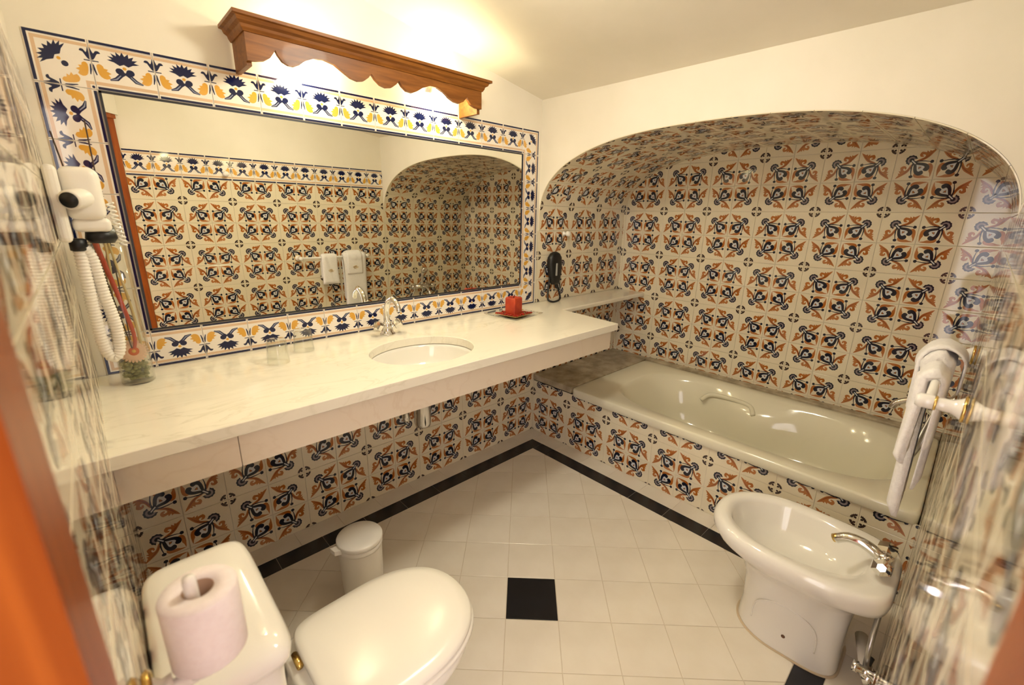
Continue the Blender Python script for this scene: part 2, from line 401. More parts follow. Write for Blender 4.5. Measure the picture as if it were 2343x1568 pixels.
def tulip_half(side):
    q = [[(.0, .86), (.02, .80), (.0, .70)], sm([(0, .60), (.06, .66), (.10, .74), (.155, .755), (.13, .80), (.08, .795), (.045, .74), (.02, .80), (0, .86)], 2), [(0, .57), (.105, .57), (.105, .592), (0, .592)], sm([(0, .53), (.02, .50), (.045, .30), (.03, .29), (.0, .40)], 1)]
    q = q[1:]
    if side: q = [[(1-a, b) for a, b in p][::-1] for p in q]
    return q
def yleaf(side):
    p = sm([(.055, .50), (.11, .54), (.16, .50), (.165, .46), (.23, .45), (.20, .41), (.275, .37), (.22, .34), (.25, .28), (.18, .235), (.10, .27), (.065, .36)], 2)
    return [(1-a, b) for a, b in p][::-1] if side else p
def border_prints(end_l=True, end_r=True):
    pr = [('cobalt', 1, [(.012, .944), (.988, .944), (.988, 1.0), (.012, 1.0)]), ('lilac', 1, [(0, .926), (1, .926), (1, .934), (0, .934)]),
          ('tan', 1, [(0, .848), (1, .848), (1, .912), (0, .912)]), ('tan', 1, [(0, .09), (1, .09), (1, .16), (0, .16)]), ('cobalt', 1, [(.012, .0), (.988, .0), (.988, .055), (.012, .055)])]
    pr.append(('cobalt', 1, palmette(.5, .645, .50, 0)))
    pr.append(('yellow', 1, circ(.5, .53, .035, 8)))
    for s in (-1, 1):
        pr.append(('cobalt', 1, circ(.5+s*.086, .455, .070, 12)))
        leg = [(.5, .435), (.5+s*.08, .37), (.5+s*.16, .275), (.5+s*.27, .235)]
        pr.append(('cobalt', 2, strip(leg, [.07, .075, .08, .03]))); pr.append(('cobalt_light', 3, strip(leg[1:], [.014, .026, .006])))
    for s in (0, 1):
        for p in tulip_half(s): pr.append(('cobalt', 1, p))
        pr.append(('yellow', 1, yleaf(s)))
    return pr
def corner_prints():                # outer sides: left and top
    pr = [('cobalt', 1, [(0, .944), (.988, .944), (.988, 1), (0, 1)]), ('cobalt', 1, [(0, .012), (.056, .012), (.056, .944), (0, .944)]),
          ('tan', 1, [(.088, .848), (1, .848), (1, .912), (.088, .912)]), ('tan', 1, [(.088, 0), (.152, 0), (.152, .848), (.088, .848)]),
          ('tan', 1, [(.85, 0), (.915, 0), (.915, .085), (1, .085), (1, .15), (.85, .15)]), ('cobalt', 1, circ(.965, .035, .03, 8))]
    pr.append(('cobalt', 1, palmette(.405, .595, .47, PI/4, 1.35)))
    pr.append(('yellow', 1, circ(.475, .52, .036, 8))); pr.append(('cobalt', 1, circ(.56, .43, .06, 12)))
    for p in tulip_half(1): pr.append(('cobalt', 1, p)); pr.append(('cobalt', 1, [(1-b, 1-a) for a, b in p][::-1]))
    yl = yleaf(1); pr.append(('yellow', 1, yl)); pr.append(('yellow', 1, [(1-b, 1-a) for a, b in yl][::-1]))
    return pr
def make_tile(name, w, h, base, prints, rot=0, cuts=(0, 0, 0, 0), nsub=1, gap=.0016, th=.0042):
    """tile centred on 0, face towards +Z; prints are thin glaze layers on the face; cuts trim (left, right, bottom, top)."""
    mats = [base]; idx = {base: 0}; V, F_, FM = [], [], []
    e = .0011; x0, x1, y0, y1 = -w/2+gap/2, w/2-gap/2, -h/2+gap/2, h/2-gap/2
    ys = [y0+e+(y1-y0-2*e)*k/nsub for k in range(nsub+1)]
    ring = [(x0+e, y0+e), (x1-e, y0+e)] + [(x1-e, y) for y in ys[1:-1]] + [(x1-e, y1-e), (x0+e, y1-e)] + [(x0+e, y) for y in ys[1:-1][::-1]]
    o1 = [(x0 if x < 0 else x1, y0 if y == ys[0] else (y1 if y == ys[-1] else y)) for x, y in ring]; n = len(ring)
    V += [(x, y, -th) for x, y in o1] + [(x, y, -.0006) for x, y in o1] + [(x, y, 0) for x, y in ring]
    F_ += ring_faces(3, n)
    for k in range(nsub):
        r0 = (1+k, 2+k); l0 = (0 if k == 0 else n-k, n-k-1)
        F_.append((2*n+l0[0], 2*n+r0[0], 2*n+r0[1], 2*n+l0[1]))
    FM += [0]*len(F_)
    for pi_, (m, lay, poly) in enumerate(prints):
        if m not in idx: idx[m] = len(mats); mats.append(m)
        b = len(V)
        P_ = [((a-.5)*(x1-x0-2*e), (c-.5)*(y1-y0-2*e)) if True else None for a, c in poly]
        for _ in range(rot): P_ = [(-y*(w/h), x*(h/w)) for x, y in P_]
        V += [(x, y, .00006*lay+.000006*pi_) for x, y in P_]; F_.append(tuple(range(b, b+len(P_)))); FM.append(idx[m])
    me = pymesh(name, V, F_, mats, FM)
    bm = bmesh.new(); bm.from_mesh(me)
    for q in list(bm.faces):
        q.normal_update()
        if q.normal.z < -.5 : q.normal_flip()
    if any(cuts):
        l, r, b_, t = cuts
        for c, no in (((-w/2+l+gap/2, 0, 0), (-1, 0, 0)) if l else (None, None), ((w/2-r-gap/2, 0, 0), (1, 0, 0)) if r else (None, None), ((0, -h/2+b_+gap/2, 0), (0, -1, 0)) if b_ else (None, None), ((0, h/2-t-gap/2, 0), (0, 1, 0)) if t else (None, None)):
            if c: bmesh.ops.bisect_plane(bm, geom=bm.verts[:]+bm.edges[:]+bm.faces[:], plane_co=c, plane_no=no, clear_outer=True)
    bm.to_mesh(me); bm.free(); return me
MAIN, BORD, CORN = main_prints(), border_prints(), corner_prints()
cache = {}
def tile_me(kind, rot, cuts, w=T, h=T):
    key = (kind, rot, tuple(round(c, 4) for c in cuts), round(w, 4), round(h, 4))
    if key not in cache:
        pr_, base = {'main': (MAIN, 'cream'), 'border': (BORD, 'white_tile'), 'corner': (CORN, 'white_tile')}[kind]
        cache[key] = make_tile('wall_tile' if kind == 'main' else 'border_tile', w, h, base, pr_, rot, cuts)
    return cache[key]
def put(name, me, parent, c, u, vv, n, tilt=.0022):
    o = bpy.data.objects.new(name, me); COL.objects.link(o); o.parent = parent
    m = Matrix(((u.x, vv.x, n.x, c.x), (u.y, vv.y, n.y, c.y), (u.z, vv.z, n.z, c.z), (0, 0, 0, 1)))
    o.matrix_basis = m @ Matrix.Rotation(random.uniform(-tilt, tilt), 4, 'X') @ Matrix.Rotation(random.uniform(-tilt, tilt), 4, 'Y')
    return o
def variant(i, j):
    return {(0, 0): 0, (1, 0): 1, (1, 1): 2, (0, 1): 3}[(i % 2, j % 2)]
FACE = .0022
def tile_wall(parent, org, u, vv, n, u0, v0, ur, vr, skip=None):
    """fill the rectangle ur x vr (wall coordinates along u, vv from org) with printed tiles; a medallion sits at (u0, v0)."""
    org, u, vv, n = Vector(org), Vector(u), Vector(vv), Vector(n); cnt = 0
    for i in range(math.floor((ur[0]-u0)/T), math.ceil((ur[1]-u0)/T)):
        for j in range(math.floor((vr[0]-v0)/T), math.ceil((vr[1]-v0)/T)):
            a, b = u0+i*T, v0+j*T
            cu = [max(0, ur[0]-a), max(0, a+T-ur[1]), max(0, vr[0]-b), max(0, b+T-vr[1])]
            if T-cu[0]-cu[1] < .012 or T-cu[2]-cu[3] < .012: continue
            if skip and skip(a, b, a+T, b+T): continue
            cu = [c if c > .0015 else 0 for c in cu]
            put('wall_tile', tile_me('main', variant(i, j), cu), parent, org+u*(a+T/2)+vv*(b+T/2)+n*FACE, u, vv, n); cnt += 1
    return cnt
X, Y, Z = Vector((1, 0, 0)), Vector((0, 1, 0)), Vector((0, 0, 1))
BW = .133; BT = .15
FR, FL = -.071, -.071-12*BT-2*BW
FB, FT = ZT, ZT+5*BT+2*BW
OV = D+.0
# vanity wall: below the counter, and its continuation beside the bath
tile_wall(wall_back, (0, .0, 0), X, Z, -Y, -.047, ZL, (W3, W2X), (0, .80))
tile_wall(wall_back, (0, .0, 0), X, Z, -Y, -.047, ZL, (-.060, D), (ZT, ZL+7*T))
tile_wall(wall_back, (0, .0, 0), X, Z, -Y, -.047, ZL, (W2X, D), (.40, ZT-.03))
# bath front
tile_wall(wall_bath, (W2X+.002, 0, 0), -Y, Z, -X, -.005, ZL-.008, (0, -W4), (0, .365))
# alcove end wall
def hidden(a, b, a2, b2):
    if b < SPR: return False
    for yy in (a, a2):
        uu = abs((-yy+HALF)/HALF)
        if uu < 1 and SPR+RISE*(1-uu**NEXP)**(1/NEXP) > b: return False
    return True
tile_wall(wall_alcove, (D, 0, 0), -Y, Z, -X, .020, ZL-.014, (0, -W4), (.40, 1.90), hidden)
# side walls
tile_wall(wall_left, (W3, 0, 0), -Y, Z, X, .0, ZL, (0, 1.571), (0, 1.655))
tile_wall(wall_front, (0, W4, 0), -X, Z, Y, .047, ZL, (-D, -W2X), (0, ZL+7*T))
tile_wall(wall_front, (0, W4, 0), -X, Z, Y, .047, ZL, (-W2X, 1.845), (0, 1.655))
# borders
def border_run(parent, org, u, vv, n, a0, a1, v0, h=BW, t0=None):
    org = Vector(org); a = t0 if t0 is not None else a0
    while a < a1-.01:
        cu = [max(0, a0-a), max(0, a+BT-a1), 0, 0]; cu = [c if c > .0015 else 0 for c in cu]
        if BT-cu[0]-cu[1] > .012:
            put('border_tile', tile_me('border', 0, cu, BT, h), parent, org+u*(a+BT/2)+vv*(v0+h/2)+n*FACE, u, vv, n)
        a += BT
border_run(wall_left, (W3, 0, 0), -Y, Z, X, 0, 1.571, 1.656, .16)
border_run(wall_front, (0, W4, 0), -X, Z, Y, -W2X, 1.845, 1.656, .16)
border_run(wall_back, (0, 0, 0), X, Z, -Y, FL+BW, FR-BW, FT-BW)                       # over the mirror
border_run(wall_back, (0, 0, 0), -X, -Z, -Y, -(FR-BW), -(FL+BW), -(FB+BW))            # under the mirror
border_run(wall_back, (0, 0, 0), Z, -X, -Y, FB+BW, FT-BW, -(FL+BW))                   # left of the mirror
border_run(wall_back, (0, 0, 0), -Z, X, -Y, -(FT-BW), -(FB+BW), FR-BW)                # right of the mirror
for cx, cz, u, vv in ((FL+BW/2, FT-BW/2, X, Z), (FR-BW/2, FT-BW/2, -Z, X), (FR-BW/2, FB+BW/2, -X, -Z), (FL+BW/2, FB+BW/2, Z, -X)):
    put('border_tile', tile_me('corner', 0, (0, 0, 0, 0), BW, BW), wall_back, Vector((cx, -FACE, cz)), u, vv, -Y)
# vault tiles, bent to the arch
fine = [arch_pt(k/2000) for k in range(2001)]
zs0 = ZL+7*T
prof = [(0.0, zs0)] + [p for p in fine if True] + [(W4, zs0)]
cum = [0]
for a, b in zip(prof[:-1], prof[1:]): cum.append(cum[-1]+math.hypot(b[0]-a[0], b[1]-a[1]))
LEN = cum[-1]
import bisect
def prof_at(s):
    s = min(max(s, 0), LEN-1e-6); k = max(0, min(len(cum)-2, bisect.bisect_right(cum, s)-1))
    t = (s-cum[k])/(cum[k+1]-cum[k]+1e-12); a, b = prof[k], prof[k+1]
    return a[0]+(b[0]-a[0])*t, a[1]+(b[1]-a[1])*t
def prof_n(s):
    a, b = prof_at(max(0, s-.01)), prof_at(min(LEN, s+.01)); d = Vector((b[0]-a[0], b[1]-a[1])).normalized()
    return Vector((-d.y, d.x))
vrow = 0
while vrow*T < LEN-.012:
    s0 = vrow*T
    for icol in range(0, 7):
        a = -.047+icol*T
        cl = max(0, W2X-.004-a); cr = max(0, a+T-D); ct = max(0, s0+T-LEN)
        if T-cl-cr < .012 or T-ct < .012: continue
        cu = (cl if cl > .0015 else 0, cr if cr > .0015 else 0, 0, ct if ct > .0015 else 0)
        key = ('vault', vrow, (icol % 2), tuple(round(c, 4) for c in cu))
        if key not in cache:
            me = make_tile('vault_tile', T, T, 'cream', MAIN, variant(icol, 7+vrow), cu, nsub=8)
            for vt in me.vertices:
                s = s0+T/2+vt.co.y; y, z = prof_at(s); nn = prof_n(s); h = vt.co.z + FACE
                vt.co = Vector((vt.co.x, y+nn.x*h, z+nn.y*h))
            me.update(); cache[key] = me
        o = bpy.data.objects.new('vault_tile', cache[key]); COL.objects.link(o); o.parent = wall_right; o.location = (a+T/2, 0, 0)
    vrow += 1

# ---------------------------------------------------------------- mirror
mx0, mx1, mz0, mz1 = FL+BW+.002, FR-BW-.002, FB+BW+.002, FT-BW-.002
mi = thing('wall_mirror', ((mx0+mx1)/2, 0, mz0), 'wide frameless wall mirror set inside the blue and yellow tile border', 'mirror')
box('mirror_glass', (mx0+.006, -.007, mz0+.006), (mx1-.006, -.001, mz1-.006), 'mirror', mi)
for lo, hi in (((mx0, -.008, mz0), (mx1, 0, mz0+.006)), ((mx0, -.008, mz1-.006), (mx1, 0, mz1)), ((mx0, -.008, mz0), (mx0+.006, 0, mz1)), ((mx1-.006, -.008, mz0), (mx1, 0, mz1))):
    box('mirror_edge_shadow', lo, hi, 'mirror_edge_shadow', mi)  # thin dark strips paint in the shadow along the mirror's edge

# ---------------------------------------------------------------- door frame in the corner
df = thing('door_frame', (-2.0, -1.8, 0), 'orange varnished pine door frame across the corner of the room', 'door frame')
def prism(name, pts, z0, z1, m, parent):
    n = len(pts); vts = [(x, y, z0) for x, y in pts] + [(x, y, z1) for x, y in pts]
    bm = bmesh.new(); q = [bm.verts.new(p) for p in vts]
    bm.faces.new(q[:n]); bm.faces.new(q[n:])
    for i in range(n): bm.faces.new((q[i], q[(i+1) % n], q[n+(i+1) % n], q[n+i]))
    return bmobj(name, bm, m, parent)
W3f = W3+.010; W4f = W4+.004
prism('jamb', [(W3-.0, -1.572), (W3f-.003, -1.572), (W3f, -1.576), (W3f, -1.665), (W3f+dn.x*.16, -1.665+dn.y*.16), (W3f+dn.x*.16-.06, -1.665+dn.y*.16+.05), (W3-.05, -1.62)], 0, 1.985, 'pine_up', df)
prism('jamb', [(-1.846, W4), (-1.846, W4f-.002), (-1.848, W4f), (-1.94, W4f), (-1.94+dn.x*.16, W4f+dn.y*.16), (-1.94+dn.x*.16+.05, W4f+dn.y*.16-.06), (-1.88, W4-.05)], 0, 1.985, 'pine_up', df)
prism('head', [(W3f-.005, -1.585), (-1.835, W4f-.002), (-1.835+dn.x*.16, W4f+dn.y*.16), (W3f+dn.x*.16, -1.585+dn.y*.16)], 1.985, 2.012, 'pine_up', df)

# ---------------------------------------------------------------- vanity counter
vc = thing('vanity_counter', (-1.1, -.35, .76), 'long cream marble vanity counter with oval basin cut-out below the mirror', 'counter')
BC = Vector((-1.168, -.42)); BA, BB = .222, .187; YF = -.685
def slab(name, outer, hole, z0, z1, m, parent, bev=0):
    bm = bmesh.new(); es = []
    for lp in (outer, hole):
        if not lp: continue
        vs_ = [bm.verts.new((x, y, z1)) for x, y in lp]
        es += [bm.edges.new((vs_[i], vs_[(i+1) % len(vs_)])) for i in range(len(vs_))]
    bmesh.ops.triangle_fill(bm, use_beauty=True, use_dissolve=True, edges=es)
    r = bmesh.ops.extrude_face_region(bm, geom=bm.faces[:])
    for e in r['geom']:
        if isinstance(e, bmesh.types.BMVert): e.co.z = z0
    bmesh.ops.recalc_face_normals(bm, faces=bm.faces[:])
    if bev:
        ed = [e for e in bm.edges if len(e.link_faces) == 2 and e.calc_face_angle(0) > .6 and all(abs(v_.co.z-z1) < 1e-5 or abs(v_.co.z-z0) < 1e-5 for v_ in e.verts) and abs(e.verts[0].co.z-e.verts[1].co.z) < 1e-5]
        ed = [e for e in ed if all(v_.co.y < -.2 for v_ in e.verts)]
        bmesh.ops.bevel(bm, geom=ed, offset=bev, segments=4, affect='EDGES', profile=.5, clamp_overlap=True)
    return bmobj(name, bm, m, parent)
hole = [(BC.x+BA*math.cos(2*PI*k/64), BC.y+BB*math.sin(2*PI*k/64)) for k in range(64)]
slab('worktop', [(W3+.001, -.003), (-.045, -.003), (-.090, -.262), (-.135, YF), (W3+.001, YF)], hole, ZT-.036, ZT, 'marble', vc, .014)
slab('shelf', [(-.0455, -.003), (D-.002, -.003), (D-.002, -.235), (-.089, -.262)], None, ZT-.030, ZT-.0005, 'marble', vc, .009)
box('apron_panel', (-1.905+.0008, YF+.028, .765), (-.155, YF+.050, ZT-.037), 'marble_pink', vc, .0015)
box('apron_panel', (W3+.001, YF+.028, .765), (-1.905-.0008, YF+.050, ZT-.037), 'marble_pink', vc, .0015)
prism('apron_panel', [(-.155, YF+.028), (-.108, -.27), (-.128, -.27), (-.176, YF+.05)], .765, ZT-.037, 'marble_pink', vc)
# basin
ba = thing('wash_basin', (BC.x, BC.y, .73), 'white oval ceramic wash basin sunk under the marble counter', 'basin')
rings = []
for k, (sc, z) in enumerate(((1.06, ZT-.038), (1.0, ZT-.040), (.985, ZT-.055), (.93, ZT-.10), (.78, ZT-.135), (.5, ZT-.152), (.12, ZT-.158))):
    rings.append([Vector((BC.x+BA*sc*math.cos(2*PI*i/48), BC.y+BB*sc*math.sin(2*PI*i/48), z)) for i in range(48)])
rings += [[Vector((BC.x+BA*sc*math.cos(2*PI*i/48), BC.y+BB*sc*math.sin(2*PI*i/48), z)) for i in range(48)] for sc, z in ((.12, ZT-.166), (.5, ZT-.160), (.80, ZT-.143), (.96, ZT-.10), (1.06, ZT-.045))]
loft('bowl', rings, 'ceramic', ba, False, False)
lathe('drain_ring', [(.0, 0), (.026, 0), (.028, .002), (.022, .004), (.0, .003)], 'chrome', ba, (BC.x, BC.y, ZT-.1585))
# tap
FX, FY = -1.165, -.115
tp = thing('basin_tap', (FX, FY, ZT), 'chrome two-handled swan-neck tap behind the oval basin', 'tap')
lathe('tap_body', [(.034, 0), (.034, .006), (.026, .012), (.022, .035), (.024, .05), (.019, .06)], 'chrome', tp, (FX, FY, ZT))
sp = spline([(FX, FY, ZT+.05), (FX, FY, ZT+.11), (FX, FY-.018, ZT+.155), (FX, FY-.06, ZT+.175), (FX, FY-.10, ZT+.155), (FX, FY-.115, ZT+.125)], 6)
tube('spout', sp, lambda t: .0135-.003*t, 'chrome', tp, 14)
for s in (-1, 1):
    d = Vector((s*.82, -.25, .45)).normalized(); p0 = Vector((FX+s*.016, FY, ZT+.028))
    h = lathe('handle', [(.010, 0), (.010, .018), (.021, .022), (.026, .034), (.024, .052), (.012, .058)], 'chrome', tp, p0, d, n=6, smooth=False)
tube('pop_up_rod', [(FX, FY+.03, ZT+.03), (FX, FY+.03, ZT+.12)], .0025, 'chrome', tp, 6); lathe('rod_knob', [(.0, 0), (.006, .003), (.006, .012), (.0, .015)], 'chrome', tp, (FX, FY+.03, ZT+.118))
# trap under the basin
tr = thing('bottle_trap', (BC.x, -.40, .60), 'chrome bottle trap hanging under the vanity counter', 'drain trap')
lathe('tail_pipe', [(.018, .0), (.018, .13)], 'chrome', tr, (BC.x-.005, -.40, .61)); lathe('trap_bottle', [(.014, 0), (.032, .010), (.036, .024), (.036, .125), (.039, .128), (.039, .148), (.02, .150)], 'chrome', tr, (BC.x-.005, -.40, .540))
lathe('supply_valve', [(.014, 0), (.016, .01), (.016, .05), (.021, .052), (.024, .066), (.016, .068), (.016, .13)], 'chrome', tr, (BC.x-.075, -.38, .585))
tube('waste_pipe', [(BC.x-.005, -.40, .645), (BC.x-.005, -.2, .645), (BC.x-.005, -.004, .645)], .016, 'chrome', tr, 12)

# ---------------------------------------------------------------- bath tub
BX0, BX1, BY0, BY1 = -.058, .825, -.335, W4+.003
tb = thing('bath_tub', (.38, -1.16, 0), 'built-in cream acrylic bath tub under the tiled arch', 'bath')
bcx, bcy, bhx, bhy = (BX0+BX1)/2, (BY0+BY1)/2, (BX1-BX0)/2, (BY0-BY1)/2
N = 96
def tub_ring(hx, hy, n, z, waist=0., shift=0., sx=0.):
    def fdef(x, y):
        wgt = math.exp(-((y-.02)/.20)**2)
        return (x*(1-waist*wgt) if x > 0 else x*(1-waist*.35*wgt)), y
    return sup(bcx+sx, bcy+shift, hx, hy, n, N, z, fdef)
ocx = .012
R_ = [sup(bcx, bcy, bhx-.004, bhy, 40, N, .358), sup(bcx, bcy, bhx, bhy, 40, N, .364), sup(bcx, bcy, bhx, bhy, 40, N, .398), sup(bcx, bcy, bhx-.003, bhy-.003, 40, N, .406), sup(bcx, bcy, bhx-.010, bhy-.010, 36, N, .409),
      tub_ring(.372, .705, 3.6, .408, 0, -.045, ocx), tub_ring(.360, .692, 3.5, .400, 0, -.045, ocx), tub_ring(.350, .68, 3.3, .375, .04, -.045, ocx), tub_ring(.335, .655, 3.0, .325, .15, -.045, ocx),
      tub_ring(.315, .63, 3.0, .27, .24, -.045, ocx), tub_ring(.30, .60, 3.0, .20, .22, -.045, ocx), tub_ring(.285, .57, 3.0, .13, .18, -.045, ocx), tub_ring(.25, .53, 3.0, .085, .12, -.045, ocx), tub_ring(.15, .40, 2.5, .07, .05, -.045, ocx), tub_ring(.02, .05, 2, .066, 0, -.045, ocx)]
loft('tub_shell', R_, 'acrylic', tb, False, True)
gp = spline([(.655, -.86, .30), (.70, -.90, .335), (.705, -1.02, .345), (.70, -1.14, .335), (.655, -1.18, .30)], 5)
tube('hand_grip', gp, .014, 'acrylic', tb, 10)
lathe('overflow_cap', [(.0, 0), (.03, 0), (.03, .006), (.022, .012), (.008, .013), (.008, .02), (.0, .021)], 'chrome', tb, (.39, -1.905, .33), (0, 1, .35))
led = tag(box('bath_ledge', (W2X-.008, BY0+.002, .372), (D-.003, -.003, .412), 'marble_brown', None, .003), 'polished brown marble ledge at the end of the bath beneath the counter', 'ledge')
led2 = tag(box('bath_ledge', (BX1+.002, BY1, .372), (D-.003, BY0, .418), 'marble_brown', None, .003), 'narrow brown marble ledge between bath rim and alcove tiles', 'ledge')

# ---------------------------------------------------------------- bath mixer on the side wall
mxr = thing('bath_mixer', (.30, W4, .72), 'chrome bath mixer with hand shower on the alcove side wall', 'tap')
tube('mixer_body', [(.22, W4+.05, .74), (.40, W4+.05, .74)], .021, 'chrome', mxr, 14)
for x in (.235, .385):
    lathe('wall_union', [(.03, 0), (.03, .006), (.014, .014), (.014, .05)], 'chrome', mxr, (x, W4+.002, .74), (0, 1, 0))
for x, s in ((.22, -1), (.40, 1)): lathe('handle', [(.012, 0), (.026, .006), (.028, .03), (.02, .04)], 'chrome', mxr, (x, W4+.05, .74), (s, 0, 0), n=8)
tube('spout', spline([(.31, W4+.06, .735), (.31, W4+.12, .73), (.31, W4+.17, .70), (.31, W4+.185, .67)], 4), .013, 'chrome', mxr, 12)
tube('shower_handle', spline([(.30, W4+.055, .77), (.30, W4+.065, .86), (.30, W4+.085, .93)], 5), .012, 'chrome', mxr, 12)
lathe('shower_head', [(.012, 0), (.03, .02), (.034, .04), (.0, .042)], 'chrome', mxr, (.30, W4+.08, .925), (0, .75, -.6))
tube('shower_hose', spline([(.31, W4+.05, .72), (.26, W4+.07, .60), (.20, W4+.08, .52), (.17, W4+.06, .60), (.22, W4+.05, .72), (.29, W4+.05, .78)], 8), .007, 'steel_hose', mxr, 8)

# ---------------------------------------------------------------- toilet
TYC = -1.092
to = thing('toilet', (-1.85, TYC, 0), 'white toilet with closed lid against the left tiled wall', 'toilet')
def egg(x0, x1, hw, z, N=64, nb=8):
    out = []; xm = x0 + (x1-x0)*.46
    for k in range(N):
        a = 2*PI*k/N; c, s = math.cos(a), math.sin(a)
        if c >= 0: x = xm + (x1-xm)*abs(c)**(2/2.25); y = hw*math.copysign(abs(s)**(2/2.25), s)
        else: x = xm - (xm-x0)*abs(c)**(2/nb); y = hw*math.copysign(abs(s)**(2/nb), s)
        if c < 0: y *= 1 - .03*((xm-x)/(xm-x0))**2
        out.append(Vector((x, TYC+y, z)))
    return out
x0, x1 = -1.905, -1.500
loft('bowl', [egg(-1.98, -1.66, .11, 0), egg(-1.98, -1.66, .112, .02), egg(-1.97, -1.66, .10, .12), egg(-1.96, -1.60, .12, .22), egg(-1.95, -1.535, .165, .31), egg(-1.94, -1.51, .18, .355), egg(-1.94, -1.508, .182, .380), egg(-1.93, -1.515, .175, .386)], 'ceramic', to)
loft('seat', [egg(x0, x1+.002, .176, .388), egg(x0, x1+.007, .181, .392), egg(x0, x1+.007, .181, .398), egg(x0, x1+.003, .177, .4025)], 'seat_plastic', to)
loft('lid', [egg(x0-.005, x1-.004, .172, .4035), egg(x0-.008, x1+.002, .178, .408), egg(x0-.008, x1+.002, .178, .414), egg(x0-.004, x1-.004, .172, .422), egg(x0+.01, x1-.03, .150, .427), egg(x0+.05, x1-.10, .09, .429)], 'seat_plastic', to)
for s in (-1, 1):
    tube('hinge', [(x0-.014, TYC+s*.085-.022, .398), (x0-.014, TYC+s*.085+.022, .398)], .008, 'brass' if s > 0 else 'chrome', to, 10)
bm = bmesh.new(); bm_box(bm, (W3+.006, TYC-.172, .37), (-1.988, TYC+.178, .698), .03, 3); bmobj('tank', bm, 'ceramic', to, True)
tr_ = [sup((W3+.004-1.968)/2, TYC+.006, (-1.968-W3-.004)/2-d, .188-d, 7, 56, z-.038) for z, d in ((.735, .012), (.738, .002), (.752, 0), (.762, .004), (.770, .014), (.775, .035), (.777, .07))]
loft('tank_lid', tr_, 'ceramic', to)
lathe('flush_button', [(.0, 0), (.02, 0), (.02, .006), (.012, .009), (.0, .009)], 'chrome', to, (-2.06, TYC, .739))
# ---------------------------------------------------------------- paper holder and roll
PX, PY, PZ = -2.086, -1.337, .975; PZB = .872
ph = thing('toilet_roll_holder', (W3, -1.35, .86), 'white porcelain and brass toilet roll holder with upright spindle', 'toilet roll holder')
ro_ = lathe('rosette', [(.026, 0), (.028, .004), (.020, .012), (.013, .02), (.015, .03)], 'porcelain', ph, (W3+.002, -1.352, .865), (1, 0, 0))
lathe('brass_ring', [(.029, 0), (.033, .005), (.029, .010), (.026, .005)], 'brass', ro_, (W3+.004, -1.352, .865), (1, 0, 0), cap=False)
tube('arm', spline([(W3+.02, -1.352, .865), (W3+.045, -1.352, .860), (PX-.01, -1.345, .858), (PX, PY, .858)], 6), .009, 'porcelain', ph, 12)
lathe('spindle', [(.03, 0), (.03, .005), (.008, .008), (.008, .128), (.007, .135), (.0, .137)], 'porcelain', ph, (PX-.007, PY, .862))
rl = thing('toilet_roll', (PX, PY, PZB), 'full white toilet paper roll standing on the porcelain holder', 'toilet roll')
prf = [(.018, PZB+.002), (.042, PZB+.002), (.0435, PZB+.004), (.0435, PZ-.003), (.042, PZ), (.018, PZ)]
rg = [[Vector((PX+r*math.cos(2*PI*k/48), PY+r*math.sin(2*PI*k/48), z)) for k in range(48)] for r, z in prf]
o = loft('paper', rg + [rg[0]], 'paper', rl, False, False)
rg = [[Vector((PX+r*math.cos(2*PI*k/32), PY+r*math.sin(2*PI*k/32), z)) for k in range(32)] for r, z in ((.0182, PZB+.003), (.0182, PZ-.0005), (.0170, PZ-.0005), (.0170, PZB+.003))]
loft('cardboard_core', rg + [rg[0]], 'card', rl, False, False)
# ---------------------------------------------------------------- waste bin
BNX, BNY, BNH, BR = -1.560, -.555, .285, .083
bn = thing('waste_bin', (BNX, BNY, 0), 'small round white pedal bin with flat lid beside the toilet', 'bin')
lathe('bin_body', [(.066, 0), (.070, .004), (.076, .12), (.0785, BNH-.045), (.0785, BNH-.035)], 'white_plastic', bn, (BNX, BNY, 0), n=40)
lathe('bin_collar', [(.080, BNH-.04), (.0815, BNH-.036), (.0815, BNH-.022), (.079, BNH-.02)], 'white_plastic', bn, (BNX, BNY, 0), n=40)
lathe('bin_lid', [(.0815, BNH-.019), (.083, BNH-.015), (.083, BNH-.005), (.080, BNH-.001), (.05, BNH), (.0, BNH)], 'white_plastic', bn, (BNX, BNY, 0), n=40)
prism('lid_hinge', [(BNX-.075, BNY+.012), (BNX-.105, BNY+.018), (BNX-.10, BNY-.012), (BNX-.078, BNY-.02)], BNH-.03, BNH-.012, 'white_plastic', bn)
prism('pedal', [(BNX+.06, BNY-.05), (BNX+.085, BNY-.075), (BNX+.07, BNY-.09), (BNX+.045, BNY-.065)], .006, .014, 'white_plastic', bn)

